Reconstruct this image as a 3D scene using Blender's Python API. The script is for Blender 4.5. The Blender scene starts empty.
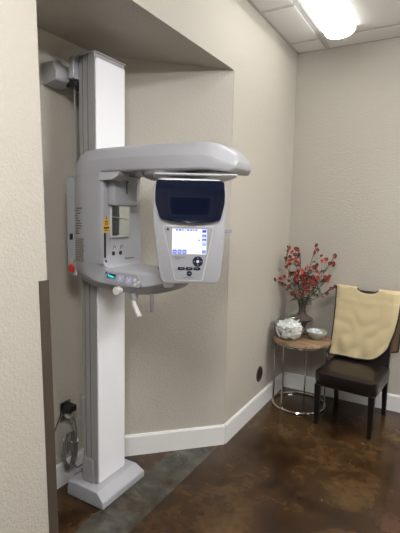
import bpy, bmesh, math, random
from mathutils import Vector, Matrix
C = bpy.context.scene.collection
PI = math.pi
random.seed(7)

# ------------------------------------------------------------------ helpers
def mat(name, col, rough=0.5, metal=0.0, spec=0.5, bump=0.0, bscale=50.0, var=0.0, vscale=8.0, trans=0.0, emit=None, estr=0.0, coat=0.0, ior=1.5):
    m = bpy.data.materials.new(name); m.use_nodes = True
    nt = m.node_tree; b = nt.nodes['Principled BSDF']
    b.inputs['Base Color'].default_value = (*col, 1)
    b.inputs['Roughness'].default_value = rough
    b.inputs['Metallic'].default_value = metal
    b.inputs['Specular IOR Level'].default_value = spec
    b.inputs['IOR'].default_value = ior
    b.inputs['Transmission Weight'].default_value = trans
    b.inputs['Coat Weight'].default_value = coat
    if emit:
        b.inputs['Emission Color'].default_value = (*emit, 1)
        b.inputs['Emission Strength'].default_value = estr
    tc = nt.nodes.new('ShaderNodeTexCoord')
    if var > 0:
        n = nt.nodes.new('ShaderNodeTexNoise'); n.inputs['Scale'].default_value = vscale; n.inputs['Detail'].default_value = 4
        nt.links.new(tc.outputs['Object'], n.inputs['Vector'])
        r = nt.nodes.new('ShaderNodeValToRGB')
        r.color_ramp.elements[0].position = .3; r.color_ramp.elements[1].position = .7
        r.color_ramp.elements[0].color = (*[c*(1-var) for c in col], 1)
        r.color_ramp.elements[1].color = (*[min(1, c*(1+var)) for c in col], 1)
        nt.links.new(n.outputs['Fac'], r.inputs['Fac']); nt.links.new(r.outputs['Color'], b.inputs['Base Color'])
    if bump > 0:
        n = nt.nodes.new('ShaderNodeTexNoise'); n.inputs['Scale'].default_value = bscale; n.inputs['Detail'].default_value = 3
        nt.links.new(tc.outputs['Object'], n.inputs['Vector'])
        bp = nt.nodes.new('ShaderNodeBump'); bp.inputs['Strength'].default_value = bump; bp.inputs['Distance'].default_value = .004
        nt.links.new(n.outputs['Fac'], bp.inputs['Height']); nt.links.new(bp.outputs['Normal'], b.inputs['Normal'])
    return m

def obj(name, bm, m, parent=None, bevel=0, seg=2, smooth=True, ang=35, recalc=True):
    """link the bmesh (built in world space) as one object with its origin at its own centre"""
    if recalc: bmesh.ops.recalc_face_normals(bm, faces=bm.faces)
    lo = Vector((1e9,)*3); hi = Vector((-1e9,)*3)
    for v in bm.verts:
        for i in range(3):
            lo[i] = min(lo[i], v.co[i]); hi[i] = max(hi[i], v.co[i])
    c = Vector(((lo.x+hi.x)/2, (lo.y+hi.y)/2, lo.z if parent is None else (lo.z+hi.z)/2))
    bmesh.ops.translate(bm, verts=bm.verts, vec=-c)
    me = bpy.data.meshes.new(name); bm.to_mesh(me); bm.free()
    o = bpy.data.objects.new(name, me); C.objects.link(o)
    me.materials.append(m)
    o['wloc'] = list(c)
    if parent is not None:
        o.parent = parent; o.location = c - Vector(parent['wloc'])
    else: o.location = c
    if smooth:
        me.shade_smooth() if hasattr(me, 'shade_smooth') else None
        for p in me.polygons: p.use_smooth = True
        me.set_sharp_from_angle(angle=math.radians(ang))
    if bevel:
        md = o.modifiers.new('bevel', 'BEVEL'); md.width = bevel; md.segments = seg; md.limit_method = 'ANGLE'; md.angle_limit = math.radians(25)
        md.harden_normals = False
        if smooth:
            for p in me.polygons: p.use_smooth = True
    return o

def thing(name, label, cat, loc, group=None):
    o = bpy.data.objects.new(name, None); C.objects.link(o); o.location = loc; o['wloc'] = list(loc)
    o.empty_display_size = .05
    o['label'] = label; o['category'] = cat
    if group: o['group'] = group
    return o
def tag(o, label, cat, group=None, kind=None):
    o['label'] = label; o['category'] = cat
    if group: o['group'] = group
    if kind: o['kind'] = kind
    return o
def struct(name, bm, m, **k):
    o = obj(name, bm, m, **k); o['kind'] = 'structure'; return o

def B(): return bmesh.new()
def box(bm, x0, x1, y0, y1, z0, z1, M=None):
    vs = [bm.verts.new((x, y, z)) for x in (x0, x1) for y in (y0, y1) for z in (z0, z1)]
    for f in ((0,1,3,2),(4,6,7,5),(0,4,5,1),(2,3,7,6),(0,2,6,4),(1,5,7,3)): bm.faces.new([vs[i] for i in f])
    if M: bmesh.ops.transform(bm, matrix=M, verts=vs)
    return bm
def prism(bm, pts, fa, fb):
    """pts 2D polygon, fa/fb map (a,b) to the two caps"""
    A = [bm.verts.new(fa(*p)) for p in pts]; D = [bm.verts.new(fb(*p)) for p in pts]
    n = len(pts)
    bm.faces.new(A); bm.faces.new(D[::-1])
    for i in range(n): bm.faces.new([A[i], D[i], D[(i+1)%n], A[(i+1)%n]])
    return bm
def loft(bm, rings, cap=True, closed=True):
    R = [[bm.verts.new(p) for p in r] for r in rings]
    n = len(R[0])
    for a, b in zip(R[:-1], R[1:]):
        for i in range(n if closed else n-1):
            bm.faces.new([a[i], a[(i+1)%n], b[(i+1)%n], b[i]])
    if cap: bm.faces.new(R[0][::-1]); bm.faces.new(R[-1])
    return bm
def lathe(bm, prof, c, n=32, axis=(0,0,1), cap=True):
    ax = Vector(axis).normalized()
    u = ax.orthogonal().normalized(); w = ax.cross(u); c = Vector(c)
    rings = [[c + ax*z + u*(max(r, 1e-4)*math.cos(2*PI*i/n)) + w*(max(r, 1e-4)*math.sin(2*PI*i/n)) for i in range(n)] for r, z in prof]
    return loft(bm, rings, cap)
def tube(bm, pts, r, n=10, closed=False):
    pts = [Vector(p) for p in pts]; k = len(pts)
    rr = r if isinstance(r, (list, tuple)) else [r]*k
    rings = []; prev = None
    for i, p in enumerate(pts):
        if closed: t = (pts[(i+1)%k]-pts[i-1])
        else: t = pts[min(i+1, k-1)]-pts[max(i-1, 0)]
        t = t.normalized()
        if prev is None: u = t.orthogonal().normalized()
        else: u = (prev - t*prev.dot(t)).normalized()
        prev = u; w = t.cross(u)
        rings.append([p + u*(rr[i]*math.cos(2*PI*j/n)) + w*(rr[i]*math.sin(2*PI*j/n)) for j in range(n)])
    if closed: rings.append(rings[0]); 
    if closed:
        R = [[bm.verts.new(q) for q in r_] for r_ in rings[:-1]]
        for a in range(k):
            b = (a+1) % k
            for j in range(n): bm.faces.new([R[a][j], R[a][(j+1)%n], R[b][(j+1)%n], R[b][j]])
        return bm
    return loft(bm, rings)
def spline(P, k=8):
    P = [Vector(p) for p in P]; out = []
    for i in range(len(P)-1):
        p0 = P[max(i-1, 0)]; p1 = P[i]; p2 = P[i+1]; p3 = P[min(i+2, len(P)-1)]
        for j in range(k):
            t = j/k
            out.append(.5*((2*p1)+(p2-p0)*t+(2*p0-5*p1+4*p2-p3)*t*t+(3*p1-p0-3*p2+p3)*t**3))
    out.append(P[-1]); return out
def roundpoly(pts, r, k=4):
    out = []; n = len(pts); P = [Vector(p) for p in pts]
    for i in range(n):
        a, b, c = P[i-1], P[i], P[(i+1)%n]
        ra = r[i] if isinstance(r, (list, tuple)) else r
        d1 = (a-b); d2 = (c-b); q = min(ra, d1.length*.48, d2.length*.48)
        s = b + d1.normalized()*q; e = b + d2.normalized()*q
        for j in range(k+1):
            t = j/k
            out.append(tuple((1-t)**2*s + 2*t*(1-t)*b + t*t*e))
    return out
def text_bm(s, size, fmap, align='LEFT', depth=.0006):
    cu = bpy.data.curves.new('t', 'FONT'); cu.body = s; cu.size = size; cu.align_x = align; cu.extrude = depth; cu.resolution_u = 2
    o = bpy.data.objects.new('t', cu); C.objects.link(o)
    me = bpy.data.meshes.new_from_object(o.evaluated_get(bpy.context.evaluated_depsgraph_get()))
    bm = bmesh.new(); bm.from_mesh(me)
    for v in bm.verts: v.co = fmap(*v.co)
    bpy.data.objects.remove(o); bpy.data.curves.remove(cu); bpy.data.meshes.remove(me)
    return bm

# ------------------------------------------------------------------ materials
def wall_mat():
    m = mat('wall_paint', (.458, .430, .378), .55, spec=.3)
    nt = m.node_tree; b = nt.nodes['Principled BSDF']
    tc = [n for n in nt.nodes if n.type == 'TEX_COORD'][0]
    n1 = nt.nodes.new('ShaderNodeTexNoise'); n1.inputs['Scale'].default_value = 85; n1.inputs['Detail'].default_value = 2.5; n1.inputs['Distortion'].default_value = .6
    nt.links.new(tc.outputs['Object'], n1.inputs['Vector'])
    r = nt.nodes.new('ShaderNodeValToRGB'); r.color_ramp.elements[0].position = .42; r.color_ramp.elements[1].position = .62
    nt.links.new(n1.outputs['Fac'], r.inputs['Fac'])
    bp = nt.nodes.new('ShaderNodeBump'); bp.inputs['Strength'].default_value = .36; bp.inputs['Distance'].default_value = .003
    nt.links.new(r.outputs['Color'], bp.inputs['Height']); nt.links.new(bp.outputs['Normal'], b.inputs['Normal'])
    return m
M_wall = wall_mat()
M_trim = mat('trim_paint', (.72, .72, .72), .35)
M_added_door = mat('added_dark_door', (.05, .028, .018), .35)
M_tile = mat('ceiling_tile', (.84, .835, .82), .9, bump=.35, bscale=140, var=.04, vscale=90)
M_grid = mat('ceiling_grid', (.66, .66, .65), .5)

def floor_mat():
    m = mat('stained_concrete', (.06, .035, .018), .3, spec=.5)
    nt = m.node_tree; L = nt.links.new; N = nt.nodes.new; b = nt.nodes['Principled BSDF']
    g = N('ShaderNodeNewGeometry'); sp = N('ShaderNodeSeparateXYZ'); L(g.outputs['Position'], sp.inputs[0])
    def noise(sc, det=5, dist=0, rough=.55):
        n = N('ShaderNodeTexNoise'); n.inputs['Scale'].default_value = sc; n.inputs['Detail'].default_value = det
        n.inputs['Distortion'].default_value = dist; n.inputs['Roughness'].default_value = rough
        L(g.outputs['Position'], n.inputs['Vector']); return n.outputs['Fac']
    def ramp(f, stops):
        r = N('ShaderNodeValToRGB'); e = r.color_ramp.elements
        e[0].position, e[0].color = stops[0][0], (*stops[0][1], 1); e[1].position, e[1].color = stops[-1][0], (*stops[-1][1], 1)
        for p, c in stops[1:-1]:
            q = e.new(p); q.color = (*c, 1)
        L(f, r.inputs['Fac']); return r.outputs['Color']
    def mix(f, a, c, mode='MIX'):
        x = N('ShaderNodeMix'); x.data_type = 'RGBA'; x.blend_type = mode
        if isinstance(f, float): x.inputs[0].default_value = f
        else: L(f, x.inputs[0])
        for i, v in ((6, a), (7, c)):
            if isinstance(v, tuple): x.inputs[i].default_value = (*v, 1)
            else: L(v, x.inputs[i])
        return x.outputs[2]
    def math_(op, a, c=0.0):
        x = N('ShaderNodeMath'); x.operation = op
        for i, v in enumerate((a, c)):
            if isinstance(v, (int, float)): x.inputs[i].default_value = v
            else: L(v, x.inputs[i])
        return x.outputs[0]
    big = noise(2.1, 4.5, .45, .58)
    brown = ramp(big, [(.32, (.010, .0042, .0018)), (.43, (.029, .0132, .0048)), (.51, (.054, .028, .0105)), (.59, (.076, .044, .0175)), (.69, (.100, .064, .029))])
    fine = ramp(noise(16, 6, .3, .65), [(.3, (.55, .5, .45)), (.7, (1.25, 1.2, 1.15))])
    brown = mix(1.0, brown, fine, 'MULTIPLY')
    blot = ramp(noise(4.3, 4, 1.5), [(.56, (0, 0, 0)), (.68, (1, 1, 1))])
    brown = mix(math_('MULTIPLY', blot, .5), brown, (.022, .011, .006))
    grey = ramp(noise(7, 6, .6, .65), [(.3, (.026, .025, .019)), (.5, (.055, .052, .041)), (.7, (.10, .094, .072))])
    # grey strip along the line of the recess opening
    X = sp.outputs[0]
    wob = math_('MULTIPLY', math_('SUBTRACT', noise(9, 6, 0, .7), .5), .07)
    xs = math_('ADD', X, wob)
    instrip = math_('MULTIPLY', math_('GREATER_THAN', xs, -1.475), math_('LESS_THAN', X, -1.242))
    patch = ramp(noise(5.5, 6, .5, .7), [(.36, (.25,)*3), (.52, (1,)*3)])
    col = mix(math_('MULTIPLY', instrip, patch), brown, grey)
    e1 = math_('LESS_THAN', math_('ABSOLUTE', math_('ADD', X, 1.238)), .006)
    col = mix(math_('MULTIPLY', e1, .6), col, (.02, .012, .008))
    band = math_('GREATER_THAN', X, -.19)
    red = ramp(noise(6, 6, .4), [(.3, (.03, .013, .007)), (.7, (.075, .035, .018))])
    col = mix(math_('MULTIPLY', band, .8), col, red)
    L(col, b.inputs['Base Color'])
    L(ramp(noise(3, 5), [(.3, (.16,)*3), (.7, (.30,)*3)]), b.inputs['Roughness'])
    bp = N('ShaderNodeBump'); bp.inputs['Strength'].default_value = .06; bp.inputs['Distance'].default_value = .004
    L(noise(30, 3), bp.inputs['Height']); L(bp.outputs['Normal'], b.inputs['Normal'])
    return m
M_floor = floor_mat()
M_guard = mat('bronze_guard', (.095, .075, .058), .38, metal=.35)
M_white = mat('machine_enamel', (.365, .37, .40), .33, spec=.5, coat=.15)
M_cover = mat('column_white', (.76, .765, .81), .38)
M_rim = mat('machine_rim', (.47, .475, .50), .33)
M_grey = mat('machine_grey', (.30, .30, .31), .42)
M_alu = mat('column_aluminium', (.34, .335, .34), .42, metal=.3)
M_panelgrey = mat('face_panel_grey', (.32, .325, .35), .4)
M_window = mat('blue_window', (.003, .006, .021), .07, spec=.5, coat=.1)
M_screen = mat('screen_white', (.2, .2, .2), .3, emit=(.93, .95, 1), estr=.44)
M_icon = mat('screen_icon_blue', (.01, .02, .12), .3, emit=(.025, .07, .85), estr=.42)
M_iconp = mat('screen_icon_pale', (.1, .2, .4), .3, emit=(.32, .5, 1), estr=.42)
M_navy = mat('key_navy', (.008, .010, .035), .3)
M_black = mat('black_plastic', (.008, .008, .009), .4)
M_red = mat('red_plastic', (.55, .035, .02), .35)
M_yellow = mat('warning_yellow', (.72, .42, .02), .5)
M_ydot = mat('yellow_dot', (.65, .55, .04), .5)
M_text = mat('print_grey', (.09, .088, .085), .6)
M_plate = mat('label_olive', (.30, .29, .25), .6)
M_mirror = mat('mirror_glass', (.52, .58, .56), .03, metal=1.0)
M_lav = mat('key_lavender', (.36, .37, .58), .4)
M_keypale = mat('key_pale', (.62, .61, .60), .4)
M_cyan = mat('display_cyan', (.02, .2, .25), .3, emit=(.04, .7, .9), estr=.6)
M_cream = mat('knob_white', (.72, .71, .70), .35)
M_steel = mat('brushed_steel', (.33, .31, .29), .32, metal=1.0)
M_chrome = mat('chrome', (.62, .61, .60), .12, metal=1.0)
M_cord = mat('grey_cord', (.15, .147, .14), .5)
M_clear = mat('clear_plastic', (.85, .87, .88), .12, trans=.6)
def wood_mat():
    m = mat('reclaimed_wood', (.3, .2, .12), .55, bump=.2, bscale=40)
    nt = m.node_tree; L = nt.links.new; N = nt.nodes.new; b = nt.nodes['Principled BSDF']
    tc = N('ShaderNodeTexCoord'); mp = N('ShaderNodeMapping'); mp.inputs['Scale'].default_value = (3, 22, 10); mp.inputs['Rotation'].default_value = (0, 0, .35)
    L(tc.outputs['Object'], mp.inputs[0])
    n = N('ShaderNodeTexNoise'); n.inputs['Scale'].default_value = 2.2; n.inputs['Detail'].default_value = 7; n.inputs['Distortion'].default_value = 1.0
    L(mp.outputs[0], n.inputs['Vector'])
    r = N('ShaderNodeValToRGB'); e = r.color_ramp.elements
    e[0].position = .28; e[0].color = (.09, .05, .026, 1); e[1].position = .75; e[1].color = (.42, .30, .19, 1)
    q = e.new(.5); q.color = (.25, .155, .085, 1)
    L(n.outputs['Fac'], r.inputs['Fac']); L(r.outputs['Color'], b.inputs['Base Color'])
    return m
M_wood = wood_mat()
M_woodedge = mat('wood_edge', (.11, .065, .038), .5, var=.3, vscale=30)
M_leather = mat('brown_leather', (.0085, .0046, .0038), .3, spec=.5, bump=.12, bscale=160)
M_darkwood = mat('espresso_wood', (.005, .0035, .003), .35)
M_tan = mat('apron_tan', (.56, .465, .28), .5, spec=.3, bump=.1, bscale=30)
M_tanback = mat('apron_brown_back', (.17, .105, .06), .6)  # back panel, a darker brown than the front
M_bind = mat('apron_binding', (.014, .010, .010), .55)
M_vase = mat('vase_brown', (.075, .055, .047), .55, bump=.1, bscale=60, var=.2, vscale=20)
M_bowl = mat('celadon_bowl', (.40, .43, .40), .3, var=.05, vscale=10)
def glass_mat():
    m = bpy.data.materials.new('clear_glass'); m.use_nodes = True
    nt = m.node_tree; nt.nodes.remove(nt.nodes['Principled BSDF']); N = nt.nodes.new; L = nt.links.new
    t = N('ShaderNodeBsdfTransparent'); t.inputs[0].default_value = (.95, .96, .96, 1)
    g = N('ShaderNodeBsdfGlossy'); g.inputs['Roughness'].default_value = .03
    lw = N('ShaderNodeLayerWeight'); p = N('ShaderNodeMath'); p.operation = 'POWER'; p.inputs[1].default_value = 4; L(lw.outputs['Facing'], p.inputs[0])
    f = N('ShaderNodeMath'); f.operation = 'MULTIPLY_ADD'; f.inputs[1].default_value = .6; f.inputs[2].default_value = .06; L(p.outputs[0], f.inputs[0]); mx = N('ShaderNodeMixShader')
    L(f.outputs[0], mx.inputs[0]); L(t.outputs[0], mx.inputs[1]); L(g.outputs[0], mx.inputs[2]); L(mx.outputs[0], nt.nodes['Material Output'].inputs[0])
    return m
M_glass = glass_mat()
M_paper = mat('white_paper', (.90, .895, .87), .7, bump=.3, bscale=40)
M_bark = mat('branch_brown', (.085, .06, .045), .7)
M_leaf = mat('leaf_grey_green', (.055, .075, .045), .6, var=.25, vscale=20)
M_bloom = mat('blossom_red', (.15, .011, .011), .5, var=.35, vscale=60)
M_bloomb = mat('blossom_bright_red', (.42, .04, .022), .5, var=.3, vscale=60)
M_bloomc = mat('blossom_centre', (.6, .24, .11), .6)
M_lampwhite = mat('fixture_white', (.8, .8, .79), .4)
def lit(st): return mat('lit_diffuser', (.9, .9, .88), .4, emit=(1.0, .99, .97), estr=st)

# ------------------------------------------------------------------ room
XL, YK, YP, XA, YA, YB, HC, HS = -1.23, 2.50, 1.045, -1.81, 1.92, 3.69, 2.90, 2.43
XR, YF = 2.3, -2.3
bm = B(); box(bm, XA-.15, XR+.1, YF-.1, YB+.1, -.1, 0); struct('floor', bm, M_floor, smooth=False)
# left wall: near pier, far stretch and the header over the recess, one plaster surface
bm = B()
lean = lambda z: -.0215*z
prism(bm, [(XL, YF), (XL, YP), (XA-.10, YP), (XA-.10, YF)], lambda x, y: (x, y+(.027 if y > 0 else 0), 0), lambda x, y: (x, y+(.027+lean(HS) if y > 0 else 0), HS))
prism(bm, [(XL, YF), (XL, YP+.027+lean(HS)), (XA-.10, YP+.027+lean(HS)), (XA-.10, YF)], lambda x, y: (x, y, HS), lambda x, y: (x, y, HC))
prism(bm, [(XL, YK), (XL, YB+.1), (XL-.12, YB+.1), (XL-.12, YK)], lambda x, y: (x, y, 0), lambda x, y: (x, y, HC))
prism(bm, [(XL, YP+.027+lean(HS)), (XL, YK), (XL-.12, YK), (XL-.12, YP+.027+lean(HS))], lambda x, y: (x, y, HS), lambda x, y: (x, y, HC))
bmesh.ops.remove_doubles(bm, verts=bm.verts, dist=1e-5)
struct('wall_left', bm, M_wall, smooth=False)
bm = B(); prism(bm, [(XA, YP), (XA, YA), (XA-.1, YA+.04), (XA-.1, YP)], lambda x, y: (x, y, 0), lambda x, y: (x, y, HS)); struct('wall_recess', bm, M_wall, smooth=False)
bm = B(); prism(bm, [(XA, YA), (XL-.002, YK), (XL-.075, YK+.075), (XA-.1, YA+.04)], lambda x, y: (x, y, 0), lambda x, y: (x, y, HS)); struct('wall_angled', bm, M_wall, smooth=False)
bm = B(); prism(bm, [(XL-.12, YP-.03), (XL-.12, YK), (XL-.1, YK+.1), (XA-.1, YA+.04), (XA-.1, YP-.03)], lambda x, y: (x, y, HS), lambda x, y: (x, y, HS+.08)); struct('ceiling_recess', bm, M_wall, smooth=False)
bm = B(); box(bm, XL-.12, XR+.1, YB, YB+.1, 0, HC); struct('wall_back', bm, M_wall, smooth=False)
bm = B(); box(bm, XR, XR+.1, YF-.1, YB, 0, HC); struct('wall_right', bm, M_wall, smooth=False)
bm = B(); box(bm, XL, XR, YF-.1, YF, 0, HC); struct('wall_front', bm, M_wall, smooth=False)
bm = B(); box(bm, .98, 1.84, YF, YF+.02, .008, 2.05); d1 = struct('added_door_1', bm, M_added_door, smooth=False)  # unseen door, added to give the blue window a dark reflection
bm = B()
for x0_, x1_ in ((.90, .98), (1.84, 1.92)): box(bm, x0_, x1_, YF, YF+.025, 0, 2.13)
box(bm, .98, 1.84, YF, YF+.025, 2.05, 2.13); struct('added_door_trim', bm, M_trim, smooth=False)  # casing round the added door
# baseboards
BH, BT = .137, .016
def bbprofile(): return [(0, 0), (BT, 0), (BT, BH-.012), (BT-.006, BH), (0, BH)]
def baseboard(name, path):
    """path of floor points, room on the right hand side"""
    bm = B(); P = [Vector(p) for p in path]; rings = []
    for i, p in enumerate(P):
        ds = []
        if i > 0: ds.append((P[i]-P[i-1]).normalized())
        if i < len(P)-1: ds.append((P[i+1]-P[i]).normalized())
        ns = [Vector((d.y, -d.x)) for d in ds]
        n = ns[0] if len(ns) == 1 else (ns[0]+ns[1])/(1+ns[0].dot(ns[1]))
        rings.append([(p.x+n.x*a, p.y+n.y*a, z) for a, z in bbprofile()])
    loft(bm, rings); return struct(name, bm, M_trim, smooth=False)
baseboard('baseboard_recess', [(XA, YP), (XA, YA)])
baseboard('baseboard_angled', [(XA, YA), (XL, YK)])
baseboard('baseboard_left', [(XL, YK), (XL, YB)])
baseboard('baseboard_back', [(XL, YB), (XR, YB)])
# ceiling: lay-in tiles and tee grid
gx = [XL]+[-.972+.61*k for k in range(6)]+[XR]
gy = [YF]+[3.455-.61*k for k in range(9, -1, -1)]+[YB]
bm = B(); box(bm, XL, XR, YF, YB, HC+.012, HC+.06)
for a, b_ in zip(gx[:-1], gx[1:]):
    for c, d in zip(gy[:-1], gy[1:]):
        g0 = .019
        if b_-a > .05 and d-c > .05:
            prism(bm, [(a+g0, c+g0), (b_-g0, c+g0), (b_-g0, d-g0), (a+g0, d-g0)], lambda x, y: (x, y, HC-.006), lambda x, y: (x, y, HC+.012))
struct('ceiling', bm, M_tile, smooth=False)
bm = B()
for x in gx[1:-1]: box(bm, x-.012, x+.012, YF, YB, HC-.001, HC+.004)
for y in gy[1:-1]: box(bm, XL, XR, y-.012, y+.012, HC-.0015, HC+.0035)
box(bm, XL, XL+.02, YF, YB, HC-.002, HC+.003); box(bm, XL, XR, YB-.02, YB, HC-.002, HC+.003)
struct('trim_1', bm, M_grid, smooth=False)
# corner guard on the near pier
bm = B()
GY = YP+.0272
prism(bm, [(XL, GY-.037), (XL+.004, GY-.037), (XL+.004, GY+.004), (XL-.04, GY+.004), (XL-.04, GY), (XL, GY)], lambda x, y: (x, y, 0), lambda x, y: (x, y+lean(1.305), 1.305))
tag(obj('corner_guard', bm, M_guard, smooth=False), 'dark bronze corner guard strip up the lower edge of the near wall', 'corner guard')

# ------------------------------------------------------------------ ceiling lights
def ceiling_light(xc, y0, y1, label, st):
    t = thing('ceiling_light', label, 'ceiling light', (xc, (y0+y1)/2, HC-.075))
    bm = B(); box(bm, xc-.085, xc+.085, y0+.02, y1-.02, HC-.03, HC-.0075); obj('housing', bm, M_lampwhite, t, bevel=.004)
    prof = [(xc+.108*math.cos(a), HC-.012-.066*math.sin(a)**.8) for a in [PI*i/16 for i in range(17)]]
    bm = B(); loft(bm, [[(x, y, z) for x, z in prof] for y in (y0+.012, y1-.012)]); obj('diffuser', bm, lit(st), t)
    for ye, s in ((y0, 1), (y1, -1)):
        bm = B(); pr = [(xc+.111*math.cos(a), HC-.010-.0705*math.sin(a)**.8) for a in [PI*i/16 for i in range(17)]]
        loft(bm, [[(x, y, z) for x, z in pr] for y in (ye, ye+s*.013)]); e = obj('end_cap', bm, M_lampwhite, t)
        bm = B(); lathe(bm, [(.006, 0), (.006, .005), (.003, .007)], (xc+.015, ye+s*.006, HC-.0795), 12, (0, 0, -1)); obj('screw', bm, M_guard, e)
    return t
ceiling_light(-.806, 2.12, 3.345, 'white wraparound fluorescent light glowing on the tiled ceiling near the corner', 3.0)
ceiling_light(1.08, 1.86, 3.08, 'unseen white wraparound fluorescent light on the ceiling towards the right hand wall', 40.0)  # out of view, added to light the room from the right
ceiling_light(-.057, -.60, .62, 'unseen white wraparound fluorescent light on the ceiling behind the viewpoint', 40.0)  # out of view, added to light the pier and machine from behind

# ------------------------------------------------------------------ panoramic x-ray machine
mc = thing('panoramic_xray_machine', 'light grey dental panoramic x-ray machine on a floor column in the wall recess', 'x-ray machine', (-1.59, 1.74, 0))
# base
bm = B()
x0, x1, y0, y1 = -1.718, -1.458, 1.565, 1.918
ring = lambda xa, xb, ya, yb, z: [(xa, ya, z), (xb, ya, z), (xb, yb, z), (xa, yb, z)]
loft(bm, [ring(x0, x1, y0, y1, 0), ring(x0, x1, y0, y1, .038), ring(x0+.004, x1-.045, y0+.004, y1-.022, .082)])
base = obj('floor_base', bm, M_white, mc, bevel=.005)
bm = B(); lathe(bm, [(.006, 0), (.006, .002)], (-1.53, y0+.0005, .024), 12, (0, -1, 0)); obj('screw', bm, M_grey, base)
# column: aluminium extrusion with grooves in its side
zt = 2.31
prof = [(-1.66, 1.632), (-1.640, 1.632), (-1.640, 1.650), (-1.630, 1.650), (-1.630, 1.628), (-1.602, 1.628), (-1.602, 1.648), (-1.590, 1.648), (-1.590, 1.622),
        (-1.548, 1.622), (-1.548, 1.842), (-1.588, 1.842), (-1.588, 1.832), (-1.66, 1.832)]
bm = B(); prism(bm, prof, lambda x, y: (x, y, .08), lambda x, y: (x, y, zt)); colm = obj('column', bm, M_alu, mc, smooth=False)
bm = B(); prism(bm, roundpoly([(1.626, .085), (1.838, .085), (1.838, zt-.022), (1.626, zt-.022)], .012), lambda y, z: (-1.549, y, z), lambda y, z: (-1.540, y, z)); obj('column_cover', bm, M_cover, mc, bevel=.003)
bm = B(); box(bm, -1.664, -1.540, 1.618, 1.846, zt, zt+.007); obj('column_cap', bm, M_white, mc, bevel=.002)
bm = B(); box(bm, -1.650, -1.572, 1.612, 1.633, .085, .215); obj('foot_clip', bm, M_alu, mc, bevel=.004)
bm = B(); prism(bm, [(.40, 1.635), (.56, 1.635), (.545, 1.622), (.415, 1.622)], lambda z, y: (-1.664, y, z), lambda z, y: (-1.645, y, z)); obj('side_latch', bm, M_alu, mc, bevel=.003)
# wall mount at the top of the column
bm = B(); box(bm, -1.809, -1.765, 1.66, 1.88, 2.185, 2.235)
mt = obj('wall_rail', bm, M_white, mc, bevel=.003)
bm = B(); prism(bm, roundpoly([(-1.808, 2.27), (-1.742, 2.275), (-1.715, 2.235), (-1.715, 2.185), (-1.808, 2.165)], .012), lambda x, z: (x, 1.535, z), lambda x, z: (x, 1.645, z)); obj('rail_end_block', bm, M_white, mt, bevel=.008)
bm = B(); box(bm, -1.765, -1.662, 1.640, 1.80, 2.195, 2.228); obj('column_bracket', bm, M_alu, mt, bevel=.003)
bm = B(); prism(bm, roundpoly([(1.600, 2.200), (1.70, 2.195), (1.70, 2.34), (1.66, 2.34), (1.60, 2.30)], .012), lambda y, z: (-1.700, y, z), lambda y, z: (-1.664, y, z)); obj('pulley_bracket', bm, M_white, mt, bevel=.003)
for y, z in ((1.645, 2.222), (1.645, 2.285)):
    bm = B(); lathe(bm, [(.008, 0), (.008, .006), (.004, .009)], (-1.7005, y, z), 12, (-1, 0, 0)); obj('bolt', bm, M_steel, mt)
bm = B(); box(bm, -1.735, -1.665, 1.615, 1.70, 2.168, 2.194); obj('cable_guide', bm, M_black, mt, bevel=.003)
bm = B(); tube(bm, [(-1.70, 1.64, 2.17), (-1.70, 1.64, 1.70)], .0035, 8); obj('counterweight_cable', bm, M_grey, mc)
bm = B(); box(bm, -1.806, -1.794, 1.768, 1.80, 1.25, 2.18); obj('wall_conduit', bm, M_grey, mc, bevel=.002)

# carriage: one C shaped shell lofted along its path (upper arm, corner, upright, corner, chin table)
YC, HW = 1.70, .15
# outer x,z   inner x,z   half width   outer inset  inner inset  ridge
ST = [(-.775, 1.765, -.779, 1.738, .080, .016, .004, .45),
      (-.794, 1.795, -.802, 1.722, .108, .034, .004, .45),
      (-.824, 1.820, -.828, 1.724, .130, .044, .004, .48),
      (-.862, 1.840, -.864, 1.728, .145, .048, .004, .5),
      (-.910, 1.850, -.910, 1.731, .150, .048, .004, .5),
      (-1.05, 1.855, -1.05, 1.732, .150, .046, .004, .52),
      (-1.25, 1.856, -1.25, 1.733, .150, .044, .004, .52),
      (-1.42, 1.855, -1.405, 1.734, .150, .042, .004, .52),
      (-1.50, 1.853, -1.425, 1.734, .150, .038, .004, .52),
      (-1.575, 1.845, -1.435, 1.733, .150, .034, .004, .52),
      (-1.620, 1.820, -1.435, 1.730, .150, .030, .004, .52),
      (-1.650, 1.778, -1.435, 1.725, .150, .028, .004, .52),
      (-1.660, 1.722, -1.435, 1.715, .150, .026, .004, .52),
      (-1.662, 1.50, -1.435, 1.50, .150, .026, .004, .52),
      (-1.662, 1.295, -1.435, 1.305, .150, .026, .004, .52),
      (-1.650, 1.250, -1.434, 1.294, .150, .026, .008, .55),
      (-1.615, 1.206, -1.430, 1.287, .150, .028, .016, .60),
      (-1.550, 1.180, -1.420, 1.283, .150, .030, .026, .62),
      (-1.490, 1.170, -1.400, 1.281, .150, .032, .032, .64),
      (-1.36, 1.164, -1.34, 1.280, .150, .034, .034, .64),
      (-1.27, 1.162, -1.265, 1.278, .150, .036, .034, .62),
      (-1.19, 1.168, -1.19, 1.276, .138, .040, .032, .58),
      (-1.125, 1.184, -1.125, 1.273, .112, .040, .030, .5),
      (-1.075, 1.206, -1.075, 1.268, .082, .032, .022, .5),
      (-1.045, 1.228, -1.045, 1.260, .045, .014, .010, .5)]
rings = []
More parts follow.
